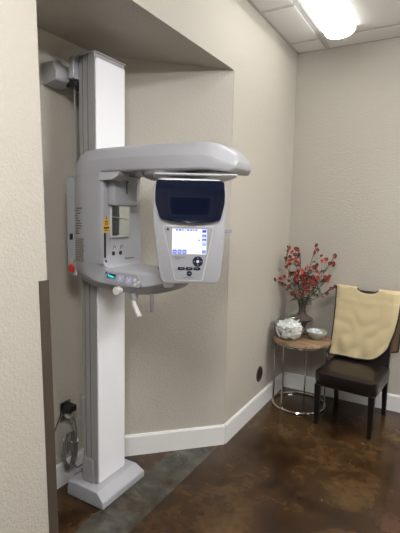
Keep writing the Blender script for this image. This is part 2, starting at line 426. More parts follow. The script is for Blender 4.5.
for ox, oz, ix, iz, w, bo, bi, r in ST:
    I = Vector((ix, iz)); O = Vector((ox, oz)); P1 = I.lerp(O, .07); P2 = I.lerp(O, r)
    if bi > .006: P1 = I.lerp(O, .12)
    q = [(I, w-bi-.004), (P1, w-bi*.55 if bi > .006 else w), (P2, w), (I.lerp(O, .90), w-bo*.88), (O, w-bo-.014)]
    rings.append([(p.x, YC-h_, p.y) for p, h_ in q]+[(p.x, YC+h_, p.y) for p, h_ in q[::-1]])
bm = B(); loft(bm, rings)
car = obj('carriage', bm, M_white, mc, bevel=.004, seg=2, ang=50)
YS = YC-HW   # 1.55, the side towards the viewer
# seams
for z in (1.722, 1.30):
    bm = B(); prism(bm, [(-1.661, YS+.026), (-1.545, YS-.0008), (-1.437, YS-.0008), (-1.437, YS+.004), (-1.545, YS+.004), (-1.656, YS+.032)], lambda x, y: (x, y, z), lambda x, y: (x, y, z+.0018)); obj('seam', bm, M_grey, car, smooth=False)
# rear side plate with switch and emergency stop
bm = B(); prism(bm, roundpoly([(-1.706, 1.715), (-1.706, 1.228), (-1.64, 1.218), (-1.64, 1.722)], .012), lambda x, z: (x, 1.581, z), lambda x, z: (x, 1.600, z))
sp_ = obj('side_plate', bm, M_white, mc, bevel=.004)
bm = B(); box(bm, -1.684, -1.665, 1.576, 1.583, 1.406, 1.436); obj('power_switch', bm, M_black, sp_, bevel=.002)
bm = B(); lathe(bm, [(.007, 0), (.007, .002)], (-1.672, 1.5815, 1.298), 16, (0, -1, 0)); obj('indicator_sticker', bm, M_ydot, sp_)
bm = B(); lathe(bm, [(.018, 0), (.018, .003), (.021, .004), (.021, .009), (.015, .012)], (-1.672, 1.5815, 1.258), 24, (0, -1, 0)); obj('emergency_stop_button', bm, M_red, sp_)
# printed plate on the slanted rear half of the side: slant from (-1.637,1.576) to (-1.535,1.55)
def sl(x, z, d=0): 
    t = (x+1.661)/.116
    return (x-d*.25, YS+.026*(1-t)-d*.97, z)
bm = B(); prism(bm, [(-1.636, 1.30), (-1.552, 1.296), (-1.552, 1.418), (-1.636, 1.43)], lambda x, z: sl(x, z, .0), lambda x, z: sl(x, z, .0012)); rp = obj('rating_plate', bm, M_plate, car, smooth=False)
bm = B()
for i in range(13):
    z = 1.305+i*.0088
    x = -1.631
    while x < -1.562:
        w = random.uniform(.006, .018); prism(bm, [(x, z), (min(x+w, -1.556), z), (min(x+w, -1.556), z+.004), (x, z+.004)], lambda a, b: sl(a, b, .001), lambda a, b: sl(a, b, .0017)); x += w+.005
obj('rating_print', bm, M_text, car, smooth=False)
bm = B()
for i in range(11):
    z = 1.438+i*.0125
    xa = -1.634+.010*random.random(); 
    for k in range(random.choice((1, 2, 2))):
        w = random.uniform(.012, .026); prism(bm, [(xa, z), (xa+w, z), (xa+w, z+.005), (xa, z+.005)], lambda a, b: sl(a, b, .0), lambda a, b: sl(a, b, .0012)); xa += w+.004
obj('side_print', bm, M_text, car, smooth=False)

XI = -1.435   # inner face, towards the patient
# recess step beside the inner face, module box with slot, lip, mirror
bm = B(); prism(bm, roundpoly([(-1.452, 1.733), (-1.325, 1.733), (-1.340, 1.713), (-1.372, 1.699), (-1.452, 1.696)], .008), lambda x, z: (x, YS-.004, z), lambda x, z: (x, YS+.075, z)); obj('arm_lip', bm, M_rim, car, bevel=.003)
bm = B()
box(bm, XI, -1.392, 1.585, 1.765, 1.580, 1.728)
md = obj('temple_support_housing', bm, M_white, car, bevel=.008, seg=3)
bm = B(); box(bm, -1.3925, -1.3905, 1.674, 1.679, 1.640, 1.700); box(bm, -1.3925, -1.3905, 1.674, 1.690, 1.695, 1.700); obj('slot', bm, M_black, car)
bm = B(); prism(bm, [(1.600, 1.424), (1.736, 1.424), (1.752, 1.580), (1.600, 1.580)], lambda y, z: (XI-.001, y, z), lambda y, z: (XI+.010, y, z)); fr = obj('mirror_frame', bm, M_rim, car, bevel=.003)
bm = B(); prism(bm, [(1.606, 1.436), (1.724, 1.432), (1.738, 1.578), (1.606, 1.578)], lambda y, z: (XI+.0095, y, z), lambda y, z: (XI+.0108, y, z)); mir = obj('mirror', bm, M_mirror, car, smooth=False)
bm = B(); tube(bm, [(XI+.0112, 1.608, 1.527), (XI+.0112, 1.715, 1.514)], .0022, 6); obj('mirror_reflection_line', bm, M_grey, car)  # dark reflected edge drawn onto the mirror glass
for y in (1.626, 1.679):
    bm = B(); lathe(bm, [(.0105, 0), (.0105, .003)], (XI-.0005, y, 1.347), 20, (1, 0, 0)); obj('temple_socket', bm, M_black, car)
for y in (1.634, 1.687):
    bm = B(); tube(bm, [(XI+.0005, y-.010, 1.366), (XI+.0005, y-.006, 1.382), (XI+.0005, y+.003, 1.386), (XI+.0005, y+.008, 1.372)], .0013, 6); obj('socket_print', bm, M_text, car)
bm = B(); prism(bm, [(1.557, 1.452), (1.596, 1.452), (1.596, 1.513), (1.584, 1.515), (1.577, 1.535), (1.570, 1.515), (1.557, 1.513)], lambda y, z: (XI-.0005, y, z), lambda y, z: (XI+.0012, y, z)); wl = obj('warning_sticker', bm, M_yellow, car, smooth=False)
bm = B(); box(bm, XI+.0010, XI+.0018, 1.559, 1.594, 1.470, 1.478)
for z in (1.460, 1.487, 1.495, 1.503): box(bm, XI+.0010, XI+.0016, 1.564, 1.588-.006*random.random(), z, z+.003)
prism(bm, [(1.5735, 1.517), (1.5805, 1.517), (1.577, 1.528)], lambda y, z: (XI+.0010, y, z), lambda y, z: (XI+.0017, y, z))
obj('warning_print', bm, M_black, car, smooth=False)
bm = B(); box(bm, XI-.001, XI+.0018, 1.560, 1.572, 1.330, 1.449); obj('scale_slot', bm, M_black, car)
bm = B(); box(bm, XI-.001, XI+.0014, 1.569, 1.578, 1.307, 1.317); obj('blue_mark', bm, M_navy, car)
bm = text_bm('Veraviewepocs', .012, lambda a, b, c: (XI+.0004+c, 1.712+a, 1.312+b)); obj('side_name', bm, M_text, car, smooth=False)

# chin table control panel, on the sloped side of the lower arm
Pa = Vector((YS, 1.2065)); Pb = Vector((YS+.0187, 1.2663))
nrm = Vector((-(Pb.y-Pa.y), (Pb.x-Pa.x))).normalized()     # (y,z) outward
def cp(x, s, d=0.0):
    p = Pa.lerp(Pb, s)+nrm*d; return (x, p.x, p.y)
bm = B(); prism(bm, roundpoly([(-1.432, .98), (-1.432, .25), (-1.405, .16), (-1.215, -.02), (-1.205, .25), (-1.235, .85), (-1.25, .95)], .02), lambda x, s: cp(x, s, -.002), lambda x, s: cp(x, s, .003)); pn = obj('control_panel', bm, M_panelgrey, car, bevel=.001)
def disc(bm, x, s, r, d0, d1, n=24):
    L = (Pb-Pa).length
    prism(bm, [(x+r*math.cos(2*PI*i/n), s+r*math.sin(2*PI*i/n)/L) for i in range(n)], lambda a, b: cp(a, b, d0), lambda a, b: cp(a, b, d1))
bm = B(); prism(bm, [(-1.414, .50), (-1.414, .82), (-1.362, .78), (-1.362, .46)], lambda x, s: cp(x, s, .002), lambda x, s: cp(x, s, .0042)); obj('display', bm, M_black, car)
bm = B()
for a, b, c, d in ((-1.409, -1.403, .60, .78), (-1.399, -1.393, .54, .70), (-1.390, -1.384, .53, .68), (-1.381, -1.375, .52, .66), (-1.372, -1.3665, .51, .60)):
    prism(bm, [(a, c), (b, c-.01), (b, d-.01), (a, d)], lambda x, s: cp(x, s, .004), lambda x, s: cp(x, s, .0048))
obj('display_digits', bm, M_cyan, car, smooth=False)
for xk, sk in ((-1.330, .52), (-1.279, .45)):
    bm = B(); disc(bm, xk, sk, .0205, .002, .0048); kp = obj('keypad', bm, M_lav, car)
    bm = B(); disc(bm, xk, sk, .007, .004, .0062); obj('centre_key', bm, M_keypale, car)
    bm = B()
    for i in range(4): 
        a = PI/4+i*PI/2; bm_ = disc(bm, xk+.0145*math.cos(a), sk+.0145*math.sin(a)/.0627, .0035, .0045, .0056, 10)
    obj('arrow_key', bm, M_keypale, car)
bm = B()
for xk, sk in ((-1.245, .55), (-1.238, .22), (-1.222, .40)): disc(bm, xk, sk, .008, .002, .0048, 16)
obj('function_key', bm, M_keypale, car)
bm = B(); disc(bm, -1.425, .86, .0045, .002, .0045, 12); obj('panel_lamp', bm, M_navy, car)
# knob, levers, bite block handle
bm = B(); lathe(bm, [(.012, 0), (.012, .012), (.020, .014), (.0205, .034), (.017, .038)], (-1.332, YS+.012, 1.183), 28, (0, -1, 0)); obj('adjustment_knob', bm, M_cream, car)
bm = B(); lathe(bm, [(.024, 0), (.024, .012), (.013, .034), (.012, .040)], (-1.285, 1.600, 1.168), 24, (.25, -.1, -1)); lv = obj('lever_boss', bm, M_white, car)
bm = B(); tube(bm, [(-1.280, 1.592, 1.134), (-1.272, 1.585, 1.118), (-1.232, 1.575, 1.068), (-1.229, 1.574, 1.064)], [.009, .0115, .012, .008], 14); obj('lever', bm, M_cream, car)
bm = B(); tube(bm, [(-1.185, 1.61, 1.175), (-1.185, 1.61, 1.092), (-1.185, 1.61, 1.087)], [.0105, .0105, .007], 14); obj('hand_peg', bm, M_grey, car)
bm = B(); prism(bm, [(-1.19, 1.66), (-1.06, 1.60), (-1.06, 1.63), (-1.16, 1.68)], lambda x, y: (x, y, 1.283), lambda x, y: (x, y, 1.297)); obj('chin_rest_bar', bm, M_black, car, bevel=.002)

# rotating unit: hub under the arm, turning plate, imaging head facing the viewer, tube housing opposite
N = Vector((.522, -.853, 0)); U = Vector((.853, .522, 0)); HCN = Vector((-.917, 1.5, 0))
def hd(u, z, d=0.0): 
    p = HCN+U*u+N*d; return (p.x, p.y, z)
axis = HCN-N*.235
bm = B(); lathe(bm, [(.13, 1.733), (.128, 1.722), (.115, 1.709), (.09, 1.700), (.05, 1.698)], (axis.x-.10, axis.y-.02, 0), 40); obj('rotation_hub', bm, M_grey, mc)
ra = B()
prism(ra, roundpoly([(-.150, -.015), (.192, -.015), (.19, -.12), (.16, -.36), (.09, -.50), (-.09, -.50), (-.16, -.36), (-.16, -.12)], .02), lambda u, d: hd(u, 1.703, d), lambda u, d: hd(u, 1.712, d))
rot = obj('rotating_arm', ra, M_rim, mc, bevel=.004)
OUT = [(-.132, 1.692), (.124, 1.690), (.146, 1.652), (.1465, 1.55), (.139, 1.40), (.127, 1.283), (.112, 1.262), (-.106, 1.262), (-.121, 1.283), (-.142, 1.43), (-.154, 1.55), (-.153, 1.655)]
OUT = roundpoly(OUT, [.025, .025, .03, .03, .03, .02, .02, .02, .02, .03, .03, .03], 4)
cu, cz = 0.0, 1.48
def sc(k, kz=None): 
    kz = kz or k
    return [(cu+(u-cu)*k, cz+(z-cz)*kz) for u, z in OUT]
bm = B()
loft(bm, [[hd(u, z, d) for u, z in sc(k, kz)] for k, kz, d in ((.80, .90, -.150), (.94, .965, -.130), (.995, .995, -.080), (1.0, 1.0, -.02), (.990, .993, -.004), (.972, .981, .003), (.955, .968, .0045))])
head = obj('imaging_head', bm, M_white, mc, ang=40)
hl = list(head['wloc'])
# blue window, bottom lip and top curved to catch reflections of the lights
WIN = [(-.1365, 1.684), (.1335, 1.682), (.1375, 1.63), (.1365, 1.59), (.121, 1.524), (.06, 1.514), (-.0, 1.511), (-.06, 1.514), (-.121, 1.527), (-.1405, 1.59), (-.1415, 1.635)]
WINr = roundpoly(WIN, .012, 3)
def wbound(z, side):
    us = []
    n = len(WINr)
    for i in range(n):
        (ua, za), (ub, zb) = WINr[i], WINr[(i+1) % n]
        if (za-z)*(zb-z) <= 0 and abs(za-zb) > 1e-7: us.append(ua+(ub-ua)*(z-za)/(zb-za))
    return (min if side < 0 else max)(us)
def wd(z): return .0150 + .0070*max(0, (1.552-z)/.040)**2 - 1.10*max(0, z-1.600)**2
zs = [1.5118+(1.6818-1.5118)*i/28 for i in range(29)]
rings = []
for z in zs:
    l, r = wbound(z, -1), wbound(z, 1)
    rings.append([hd(l, z, .002)]+[hd(l+(r-l)*i/16, z, wd(z)-.0025*(abs(i-8)/8)**6) for i in range(17)]+[hd(r, z, .002)])
bm = B(); loft(bm, rings)
obj('blue_window', bm, M_window, head, ang=40)
# tapering keypad field with raised white rim
PAN = [(-.106, 1.497), (.092, 1.496), (.052, 1.280), (-.056, 1.280)]
bm = B(); prism(bm, roundpoly([(-.111, 1.502), (.097, 1.501), (.056, 1.274), (-.060, 1.274)], .012), lambda u, z: hd(u, z, .003), lambda u, z: hd(u, z, .0065)); obj('face_rim', bm, M_rim, head, bevel=.0015)
bm = B(); prism(bm, roundpoly(PAN, .010), lambda u, z: hd(u, z, .005), lambda u, z: hd(u, z, .0072)); fp = obj('face_panel', bm, M_panelgrey, head, smooth=False)
bm = B(); prism(bm, [(-.0715, 1.489), (.068, 1.488), (.068, 1.386), (-.0715, 1.387)], lambda u, z: hd(u, z, .006), lambda u, z: hd(u, z, .0082)); scr = obj('touch_screen', bm, M_screen, head, smooth=False)
def rect(bm, a, b, c, d, d0=.008, d1=.0086): prism(bm, [(a, c), (b, c), (b, d), (a, d)], lambda u, z: hd(u, z, d0), lambda u, z: hd(u, z, d1))
def icon(m, *r):
    bm = B(); rect(bm, *r); obj('screen_icon', bm, m, head, smooth=False)
for a, b in ((-.057, -.049), (-.046, -.034), (-.031, -.026), (-.012, -.002), (.002, .010), (.013, .018), (.022, .030)): icon(M_icon, a, b, 1.481, 1.4865)
for a in (-.069, -.049, -.029):
    icon(M_icon, a, a+.0165, 1.388, 1.404); icon(M_iconp, a+.003, a+.0135, 1.392, 1.400, .0085, .009)
for z in (1.482, 1.4635, 1.447): icon(M_icon, .050, .066, z-.007, z+.0035)
for z in (1.394, 1.401): icon(M_icon, .050, .066, z-.0035, z+.0015)
icon(M_icon, .035, .041, 1.441, 1.446); icon(M_iconp, .050, .066, 1.420, 1.435)
for z in (1.459, 1.442): icon(M_iconp, .053, .063, z, z+.0045, .0085, .009)
icon(M_iconp, -.022, -.015, 1.481, 1.4865)
def hdisc(bm, u, z, r, d0, d1, n=28, rz=None):
    rz = rz or r
    prism(bm, [(u+r*math.cos(2*PI*i/n), z+rz*math.sin(2*PI*i/n)) for i in range(n)], lambda a, b: hd(a, b, d0), lambda a, b: hd(a, b, d1))
bm = B(); hdisc(bm, .034, 1.357, .0212, .006, .010); dp = obj('direction_pad', bm, M_navy, head, bevel=.001)
bm = B(); hdisc(bm, .034, 1.357, .0062, .009, .0112); obj('centre_key', bm, M_keypale, head)
bm = B()
for a in range(4):
    ca, sa = math.cos(a*PI/2), math.sin(a*PI/2)
    tri = [(.017, 0), (.0125, .0035), (.0125, -.0035)]
    prism(bm, [(.034+p*ca-q*sa, 1.357+p*sa+q*ca) for p, q in tri], lambda u, z: hd(u, z, .0095), lambda u, z: hd(u, z, .0105))
obj('arrow_mark', bm, M_lav, head, smooth=False)
for u in (-.032, -.0005, .031):
    bm = B(); prism(bm, roundpoly([(u-.0145, 1.3215), (u+.0145, 1.3215), (u+.0145, 1.333), (u-.0145, 1.333)], .0055), lambda a, b: hd(a, b, .006), lambda a, b: hd(a, b, .0095)); k = obj('oval_key', bm, M_navy, head)
    bm = B(); rect(bm, u-.006, u+.006, 1.3266, 1.3282, .0093, .0099); obj('key_print', bm, M_lav, head, smooth=False)
bm = B(); hdisc(bm, .0005, 1.307, .0108, .006, .0095, 24); k = obj('round_key', bm, M_navy, head)
bm = B(); rect(bm, -.005, .006, 1.306, 1.308, .0093, .0099); obj('key_print', bm, M_lav, head, smooth=False)
bm = text_bm('Veraviewepocs', .0095, lambda a, b, c: hd(-.066+a*.8, 1.3715+b, .0072+c)); obj('name_print', bm, M_text, head, smooth=False)
bm = text_bm('X550', .0085, lambda a, b, c: hd(-.058+a, 1.3635+b, .0072+c)); obj('model_print', bm, M_text, head, smooth=False)
bm = text_bm('J. MORITA MFG.', .0062, lambda a, b, c: hd(-.026+a, 1.2875+b, .0072+c)); obj('maker_print', bm, M_text, head, smooth=False)
bm = B(); rect(bm, -.0935, -.0845, 1.481, 1.490, .0068, .0076); obj('status_mark', bm, M_navy, head, smooth=False)
# block below the head and little latch at its right edge
bm = B(); prism(bm, roundpoly([(-.112, 1.266), (-.060, 1.266), (-.066, 1.242), (-.104, 1.240)], .006), lambda u, z: hd(u, z, -.11), lambda u, z: hd(u, z, -.03)); obj('foot_block', bm, M_cover, head, bevel=.003)
bm = B(); box(bm, 0, .034, -.012, .012, -.008, .008, Matrix.Translation(hd(.140, 1.482, -.05)) @ Matrix.Rotation(math.atan2(U.y, U.x), 4, 'Z')); obj('side_latch', bm, M_grey, head, bevel=.002)
# x-ray tube housing on the far end of the rotating arm
bm = B()
loft(bm, [[hd(u, z, d) for u, z in roundpoly([(-a, 1.701), (a, 1.701), (a, 1.36), (a*.8, 1.33), (-a*.8, 1.33), (-a, 1.36)], .02)] for a, d in ((.07, -.35), (.088, -.37), (.088, -.47), (.07, -.49))])
obj('tube_housing', bm, M_white, rot, ang=40)

# ------------------------------------------------------------------ outlet and cords in the recess
ot = thing('wall_outlet', 'dark steel outlet plate low on the recess wall behind the column', 'outlet', (XA, 1.64, .376))
bm = B(); prism(bm, [(1.602, .374), (1.678, .374), (1.678, .486), (1.602, .486)], lambda y, z: (XA+.0005, y, z), lambda y, z: (XA+.006, y, z)); obj('outlet_plate', bm, M_steel, ot, bevel=.002)
for z in (.405, .455):
    bm = B(); lathe(bm, [(.017, 0), (.017, .003)], (XA+.005, 1.64, z), 20, (1, 0, 0)); obj('socket', bm, M_black, ot)
ad = thing('power_adapter', 'black plug adapter in the upper socket with a thin black cord', 'adapter', (XA+.03, 1.64, .455))
bm = B(); box(bm, XA+.009, XA+.068, 1.612, 1.668, .436, .474); obj('adapter_body', bm, M_black, ad, bevel=.007, seg=3)
bm = B(); tube(bm, spline([(XA+.03, 1.614, .448), (XA+.025, 1.59, .43), (XA+.03, 1.55, .38), (XA+.06, 1.48, .30), (XA+.10, 1.40, .16), (XA+.12, 1.33, .006)]), .003, 8); obj('adapter_cord', bm, M_black, ad)
bm = B(); lathe(bm, [(.015, 0), (.018, .012), (.018, .03), (.012, .042)], (XA+.009, 1.642, .405), 20, (1, 0, 0)); plug_bm = bm
bm = B()
path = [(XA+.046, 1.642, .403), (XA+.062, 1.648, .392), (XA+.066, 1.655, .36), (XA+.068, 1.66, .30), (XA+.06, 1.655, .24)]
cx_, cz_ = 1.632, .215
for k in range(4):
    for i in range(12):
        a = PI/2-2*PI*i/12
        path.append((XA+.040+.013*((k*5+i) % 4)/3+.01*math.sin(a), cx_+(.034+.007*k)*math.cos(a)*.9, cz_+(.100+.006*k)*math.sin(a)))
path += [(XA+.06, 1.65, .115), (XA+.075, 1.70, .10), (-1.664, 1.745, .145)]
tube(bm, spline(path, 4), .0052, 8); cord = obj('power_cord', bm, M_cord, mc); obj('plug', plug_bm, M_clear, cord)
bm = B(); tube(bm, spline([(XA+.030, 1.60, .275), (XA+.026, 1.635, .292), (XA+.05, 1.66, .283), (XA+.075, 1.665, .262), (XA+.05, 1.65, .25), (XA+.028, 1.61, .262)], 6), .004, 8); obj('cord_tie', bm, M_cream, cord)

# round grommet low on the left wall
gt = thing('wall_grommet', 'round dark grommet low on the left wall above the baseboard', 'grommet', (XL, 3.108, .235))
bm = B(); lathe(bm, [(.046, .0005), (.062, .0005), (.062, .004), (.056, .007), (.050, .006), (.046, .002)], (XL, 3.108, .298), 36, (1, 0, 0)); obj('rim', bm, M_guard, gt)
bm = B(); lathe(bm, [(.0505, .0005), (.0505, .003)], (XL, 3.108, .298), 36, (1, 0, 0)); gi = obj('inner_disc', bm, M_bind, gt)
bm = B(); prism(bm, [(3.108+.050*math.cos(a), .298+.050*math.sin(a)) for a in [PI+.45+i*(PI-.9)/12 for i in range(13)]], lambda y, z: (XL+.0028, y, z), lambda y, z: (XL+.0042, y, z)); obj('opening', bm, M_black, gt, smooth=False)

# ------------------------------------------------------------------ side table
TX, TY, TZ = -.990, 3.402, .562
tb = thing('side_table', 'round reclaimed wood side table on a chrome frame in the corner', 'table', (TX, TY, 0))
bm = B(); lathe(bm, [(.20, TZ-.026), (.226, TZ-.026), (.231, TZ-.022), (.232, TZ-.004), (.229, TZ)], (TX, TY, 0), 64); obj('tabletop', bm, M_wood, tb)
bm = B(); tube(bm, [(TX+.211*math.cos(2*PI*i/48), TY+.211*math.sin(2*PI*i/48), TZ-.034) for i in range(48)], .008, 8, True); obj('top_ring', bm, M_chrome, tb)
bm = B(); tube(bm, [(TX+.211*math.cos(2*PI*i/48), TY+.211*math.sin(2*PI*i/48), .009) for i in range(48)], .009, 8, True); obj('floor_ring', bm, M_chrome, tb)
for a in (-.62*PI, -.93*PI, .16*PI, .52*PI):
    x, y = TX+.211*math.cos(a), TY+.211*math.sin(a)
    bm = B(); tube(bm, [(x, y, .012), (x, y, TZ-.034)], .0085, 10); obj('leg', bm, M_chrome, tb)

# glass jar with white packets
JX, JY = -1.072, 3.320
jr = thing('glass_jar', 'round lidded glass jar full of white packets on the table', 'jar', (JX, JY, TZ))
outer = [(.070, .001), (.098, .016), (.116, .050), (.122, .090), (.115, .132), (.094, .160), (.068, .174), (.066, .182)]
inner = [(.063, .182), (.065, .173), (.091, .157), (.112, .131), (.119, .090), (.113, .052), (.096, .020), (.060, .005)]
bm = B(); lathe(bm, outer+inner, (JX, JY, TZ), 48); obj('jar_body', bm, M_glass, jr)
bm = B(); lathe(bm, [(.058, .182), (.071, .1825), (.072, .189), (.055, .199), (.02, .205), (.008, .206), (.008, .212), (.015, .220), (.015, .228), (.008, .235)], (JX, JY, TZ), 40); obj('lid', bm, M_glass, jr)
bm = B(); tube(bm, [(JX+.0725*math.cos(2*PI*i/40), JY+.0725*math.sin(2*PI*i/40), TZ+.187) for i in range(40)], .004, 8, True); obj('lid_rim', bm, M_steel, jr)
def in_jar(x, y, z, rmul=.9):
    ps = outer[:-1]
    for (r0, z0), (r1, z1) in zip(ps[:-1], ps[1:]):
        if z0 <= z <= z1:
            return math.hypot(x, y) < rmul*(r0+(r1-r0)*(z-z0)/(z1-z0))
    return False
bm = B(); rnd = random.Random(3); cnt = 0
while cnt < 220:
    a = rnd.uniform(0, 2*PI); rr = .118*math.sqrt(rnd.random()); z = rnd.uniform(.015, .140)
    R = Matrix.Rotation(rnd.uniform(0, 2*PI), 4, 'Z') @ Matrix.Rotation(rnd.uniform(-1.0, 1.0), 4, 'X') @ Matrix.Rotation(rnd.uniform(-.6, .6), 4, 'Y')
    w, l, t = rnd.uniform(.015, .024), rnd.uniform(.022, .034), .005
    ok = all(in_jar(*(Vector((rr*math.cos(a), rr*math.sin(a), z)) + R @ Vector((sx*w, sy*l, sz*t))), .94) for sx in (-1, 1) for sy in (-1, 1) for sz in (-1, 1))
    if not ok: continue
    cnt += 1
    box(bm, -w, w, -l, l, -t, t, Matrix.Translation((JX+rr*math.cos(a), JY+rr*math.sin(a), TZ+z)) @ R)
wp = obj('wrapped_packet', bm, M_paper, bevel=.003)
tag(wp, 'white wrapped packets heaped inside the glass jar', 'packets', kind='stuff')

# vase
VX, VY = -1.040, 3.545
bm = B(); lathe(bm, [(.050, 0), (.058, .003), (.058, .010), (.040, .022), (.037, .055), (.044, .088), (.070, .108), (.094, .122), (.097, .128), (.092, .134), (.060, .150), (.036, .170), (.028, .185), (.030, .187), (.030, .195), (.027, .197), (.029, .215), (.034, .240), (.041, .268), (.0405, .271), (.037, .268), (.030, .240), (.024, .20), (.022, .18)], (VX, VY, TZ), 40)
tag(obj('vase', bm, M_vase, ang=50), 'brown vase with a flared disc belly and narrow ringed neck', 'vase')

# bowl with sweets
BX, BY = -.880, 3.440
bw = thing('bowl', 'small pale celadon bowl on the table beside the jar', 'bowl', (BX, BY, TZ))
bm = B(); lathe(bm, [(.034, .001), (.036, .006), (.060, .022), (.079, .048), (.083, .064), (.081, .066), (.078, .063), (.073, .047), (.056, .026), (.030, .012)], (BX, BY, TZ), 40); obj('bowl_body', bm, M_bowl, bw)
cands = [((-.030, -.010, .055), (.80, .80, .78), 'white wrapped sweet on the left side of the pale bowl'), ((-.004, .022, .058), (.45, .50, .68), 'pale blue wrapped sweet towards the back of the bowl'),
         ((.030, -.008, .054), (.72, .60, .40), 'yellowish wrapped sweet on the right side of the bowl'), ((-.002, -.024, .048), (.70, .72, .74), 'silvery wrapped sweet at the front of the bowl')]
for (dx, dy, dz), col, lab in cands:
    t = thing('wrapped_sweet', lab, 'sweet', (BX+dx, BY+dy, TZ+dz-.012), 'sweets in the bowl')
    m = mat('wrapper', col, .35, bump=.3, bscale=60)
    R = Matrix.Translation((BX+dx, BY+dy, TZ+dz)) @ Matrix.Rotation(rnd.uniform(-.9, .9), 4, 'Z') @ Matrix.Rotation(rnd.uniform(-.3, .3), 4, 'Y')
    bm = B(); lathe(bm, [(.003, -.013), (.010, -.010), (.0125, 0), (.010, .010), (.003, .013)], (0, 0, 0), 14, (1, 0, 0)); bmesh.ops.transform(bm, matrix=R, verts=bm.verts); obj('sweet_body', bm, m, t)
    for s in (-1, 1):
        bm = B(); prism(bm, [(s*.012, -.003), (s*.012, .003), (s*.024, .010), (s*.024, -.010)], lambda x, y: (x, y, -.0012), lambda x, y: (x, y, .0012))
        bmesh.ops.transform(bm, matrix=R, verts=bm.verts); obj('wrapper_twist', bm, m, t)

# blossom branches in the vase
PTS = [(-1.138, 3.447, 1.291),(-1.082, 3.415, 1.287),(-1.164, 3.485, 1.261),(-1.113, 3.427, 1.256),(-1.057, 3.406, 1.273),(-1.069, 3.486, 1.23),(-1.195, 3.524, 1.194),(-1.179, 3.582, 1.199),(-1.137, 3.574, 1.223),(-1.062, 3.443, 1.22),(-1.189, 3.519, 1.118),(-1.135, 3.456, 1.153),(-1.117, 3.431, 1.19),(-1.082, 3.415, 1.202),(-1.063, 3.441, 1.164),(-0.965, 3.613, 1.308),(-0.95, 3.589, 1.272),(-0.911, 3.584, 1.225),(-0.905, 3.582, 1.185),(-0.833, 3.436, 1.214),(-0.776, 3.464, 1.246),(-0.829, 3.54, 1.173),(-0.806, 3.566, 1.16),(-0.948, 3.595, 1.146),(-0.965, 3.601, 1.119),(-0.978, 3.411, 1.145),(-1.139, 3.535, 1.065),(-1.089, 3.551, 1.092),(-1.021, 3.511, 1.073),(-0.959, 3.433, 1.112),(-0.896, 3.504, 1.094),(-0.831, 3.411, 1.077),(-0.845, 3.614, 1.055),(-0.977, 3.598, 1.042),(-0.996, 3.521, 1.016),(-0.905, 3.462, 1.016),(-0.902, 3.608, 1.014),(-0.962, 3.527, 0.977),(-1.112, 3.602, 0.972),(-1.182, 3.594, 0.988),(-1.097, 3.512, 1.049),(-1.189, 3.489, 1.039),(-1.195, 3.398, 1.032),(-1.195, 3.288, 1.039),(-1.187, 3.429, 0.987),(-1.195, 3.387, 0.999),(-1.195, 3.541, 0.963),(-1.119, 3.4, 0.974),(-1.081, 3.401, 0.923),(-1.059, 3.54, 0.902),(-0.973, 3.457, 0.943),(-0.983, 3.518, 0.887),(-1.027, 3.503, 0.897),(-0.826, 3.472, 0.936),(-0.798, 3.629, 0.974),(-0.782, 3.437, 0.986),(-0.969, 3.489, 0.998),(-0.996, 3.439, 1.018),(-1.052, 3.542, 1.017),(-0.912, 3.456, 1.032),(-0.935, 3.475, 1.003),(-1.019, 3.569, 1.033),(-1.015, 3.467, 1.062),(-0.982, 3.524, 1.047),(-1.009, 3.607, 0.949),(-1.059, 3.414, 1.089),(-1.016, 3.405, 1.11),(-0.996, 3.445, 1.124),(-1.072, 3.574, 1.032),(-0.919, 3.538, 1.047),(-0.919, 3.447, 1.046),(-0.845, 3.469, 1.04),(-1.083, 3.433, 1.032),(-1.03, 3.5, 0.982),(-0.975, 3.4, 0.981),(-0.846, 3.557, 1.026)]
mouth = Vector((VX, VY, TZ+.235))
BR = [((-1.171, 3.27, 1.03), 'lowest spray of red blossom leaning far left over the jar', (-.02, -.09, .06)),
      ((-1.185, 3.44, 1.215), 'left spray of red blossom rising beside the wall corner', (-.05, -.04, .12)),
      ((-1.130, 3.55, 1.287), 'upper left spray of red blossom with the highest left tip', (-.04, .0, .14)),
      ((-1.07, 3.50, 1.255), 'upright spray of red blossom just left of the tall gap', (-.01, -.02, .14)),
      ((-.945, 3.54, 1.315), 'tallest spray of red blossom with a two flower tip right of centre', (.0, .0, .16)),
      ((-.790, 3.55, 1.24), 'right spray of red blossom reaching furthest out over the chair', (.05, .0, .12)),
      ((-.820, 3.50, 1.07), 'middle right spray of red blossom over the bowl', (.06, -.02, .06)),
      ((-.775, 3.49, .995), 'low right spray of red blossom touching the apron shoulder', (.07, -.02, .02)),
      ((-1.00, 3.42, .92), 'short front spray of bright red blossom over the vase mouth', (.0, -.05, .06)),
      ((-.985, 3.50, 1.10), 'central spray of red blossom rising straight from the vase', (.0, -.01, .10))]
rj = random.Random(21)
PTS = PTS+[(x+rj.uniform(-.025, .025), y+rj.uniform(-.03, .02), z+rj.uniform(-.025, .02)) for x, y, z in PTS[::2] if x > -1.15]
paths = []
for k, (tip, lab, c) in enumerate(BR):
    a0 = mouth+Vector((.012*math.cos(k*2.4), .012*math.sin(k*2.4), 0)); root = Vector((VX+.006*math.cos(k*2.4), VY+.006*math.sin(k*2.4), TZ+.19))
    mid = a0.lerp(Vector(tip), .5)+Vector(c)*.35
    paths.append(spline([root, a0, mid, tip], 8))
owner = {k: [] for k in range(len(BR))}
for p in PTS:
    v = Vector(p); best = min(((v-q).length, k, i) for k, P in enumerate(paths) for i, q in enumerate(P) if i > 9)
    owner[best[1]].append((v, best[2]))
rb = random.Random(11)
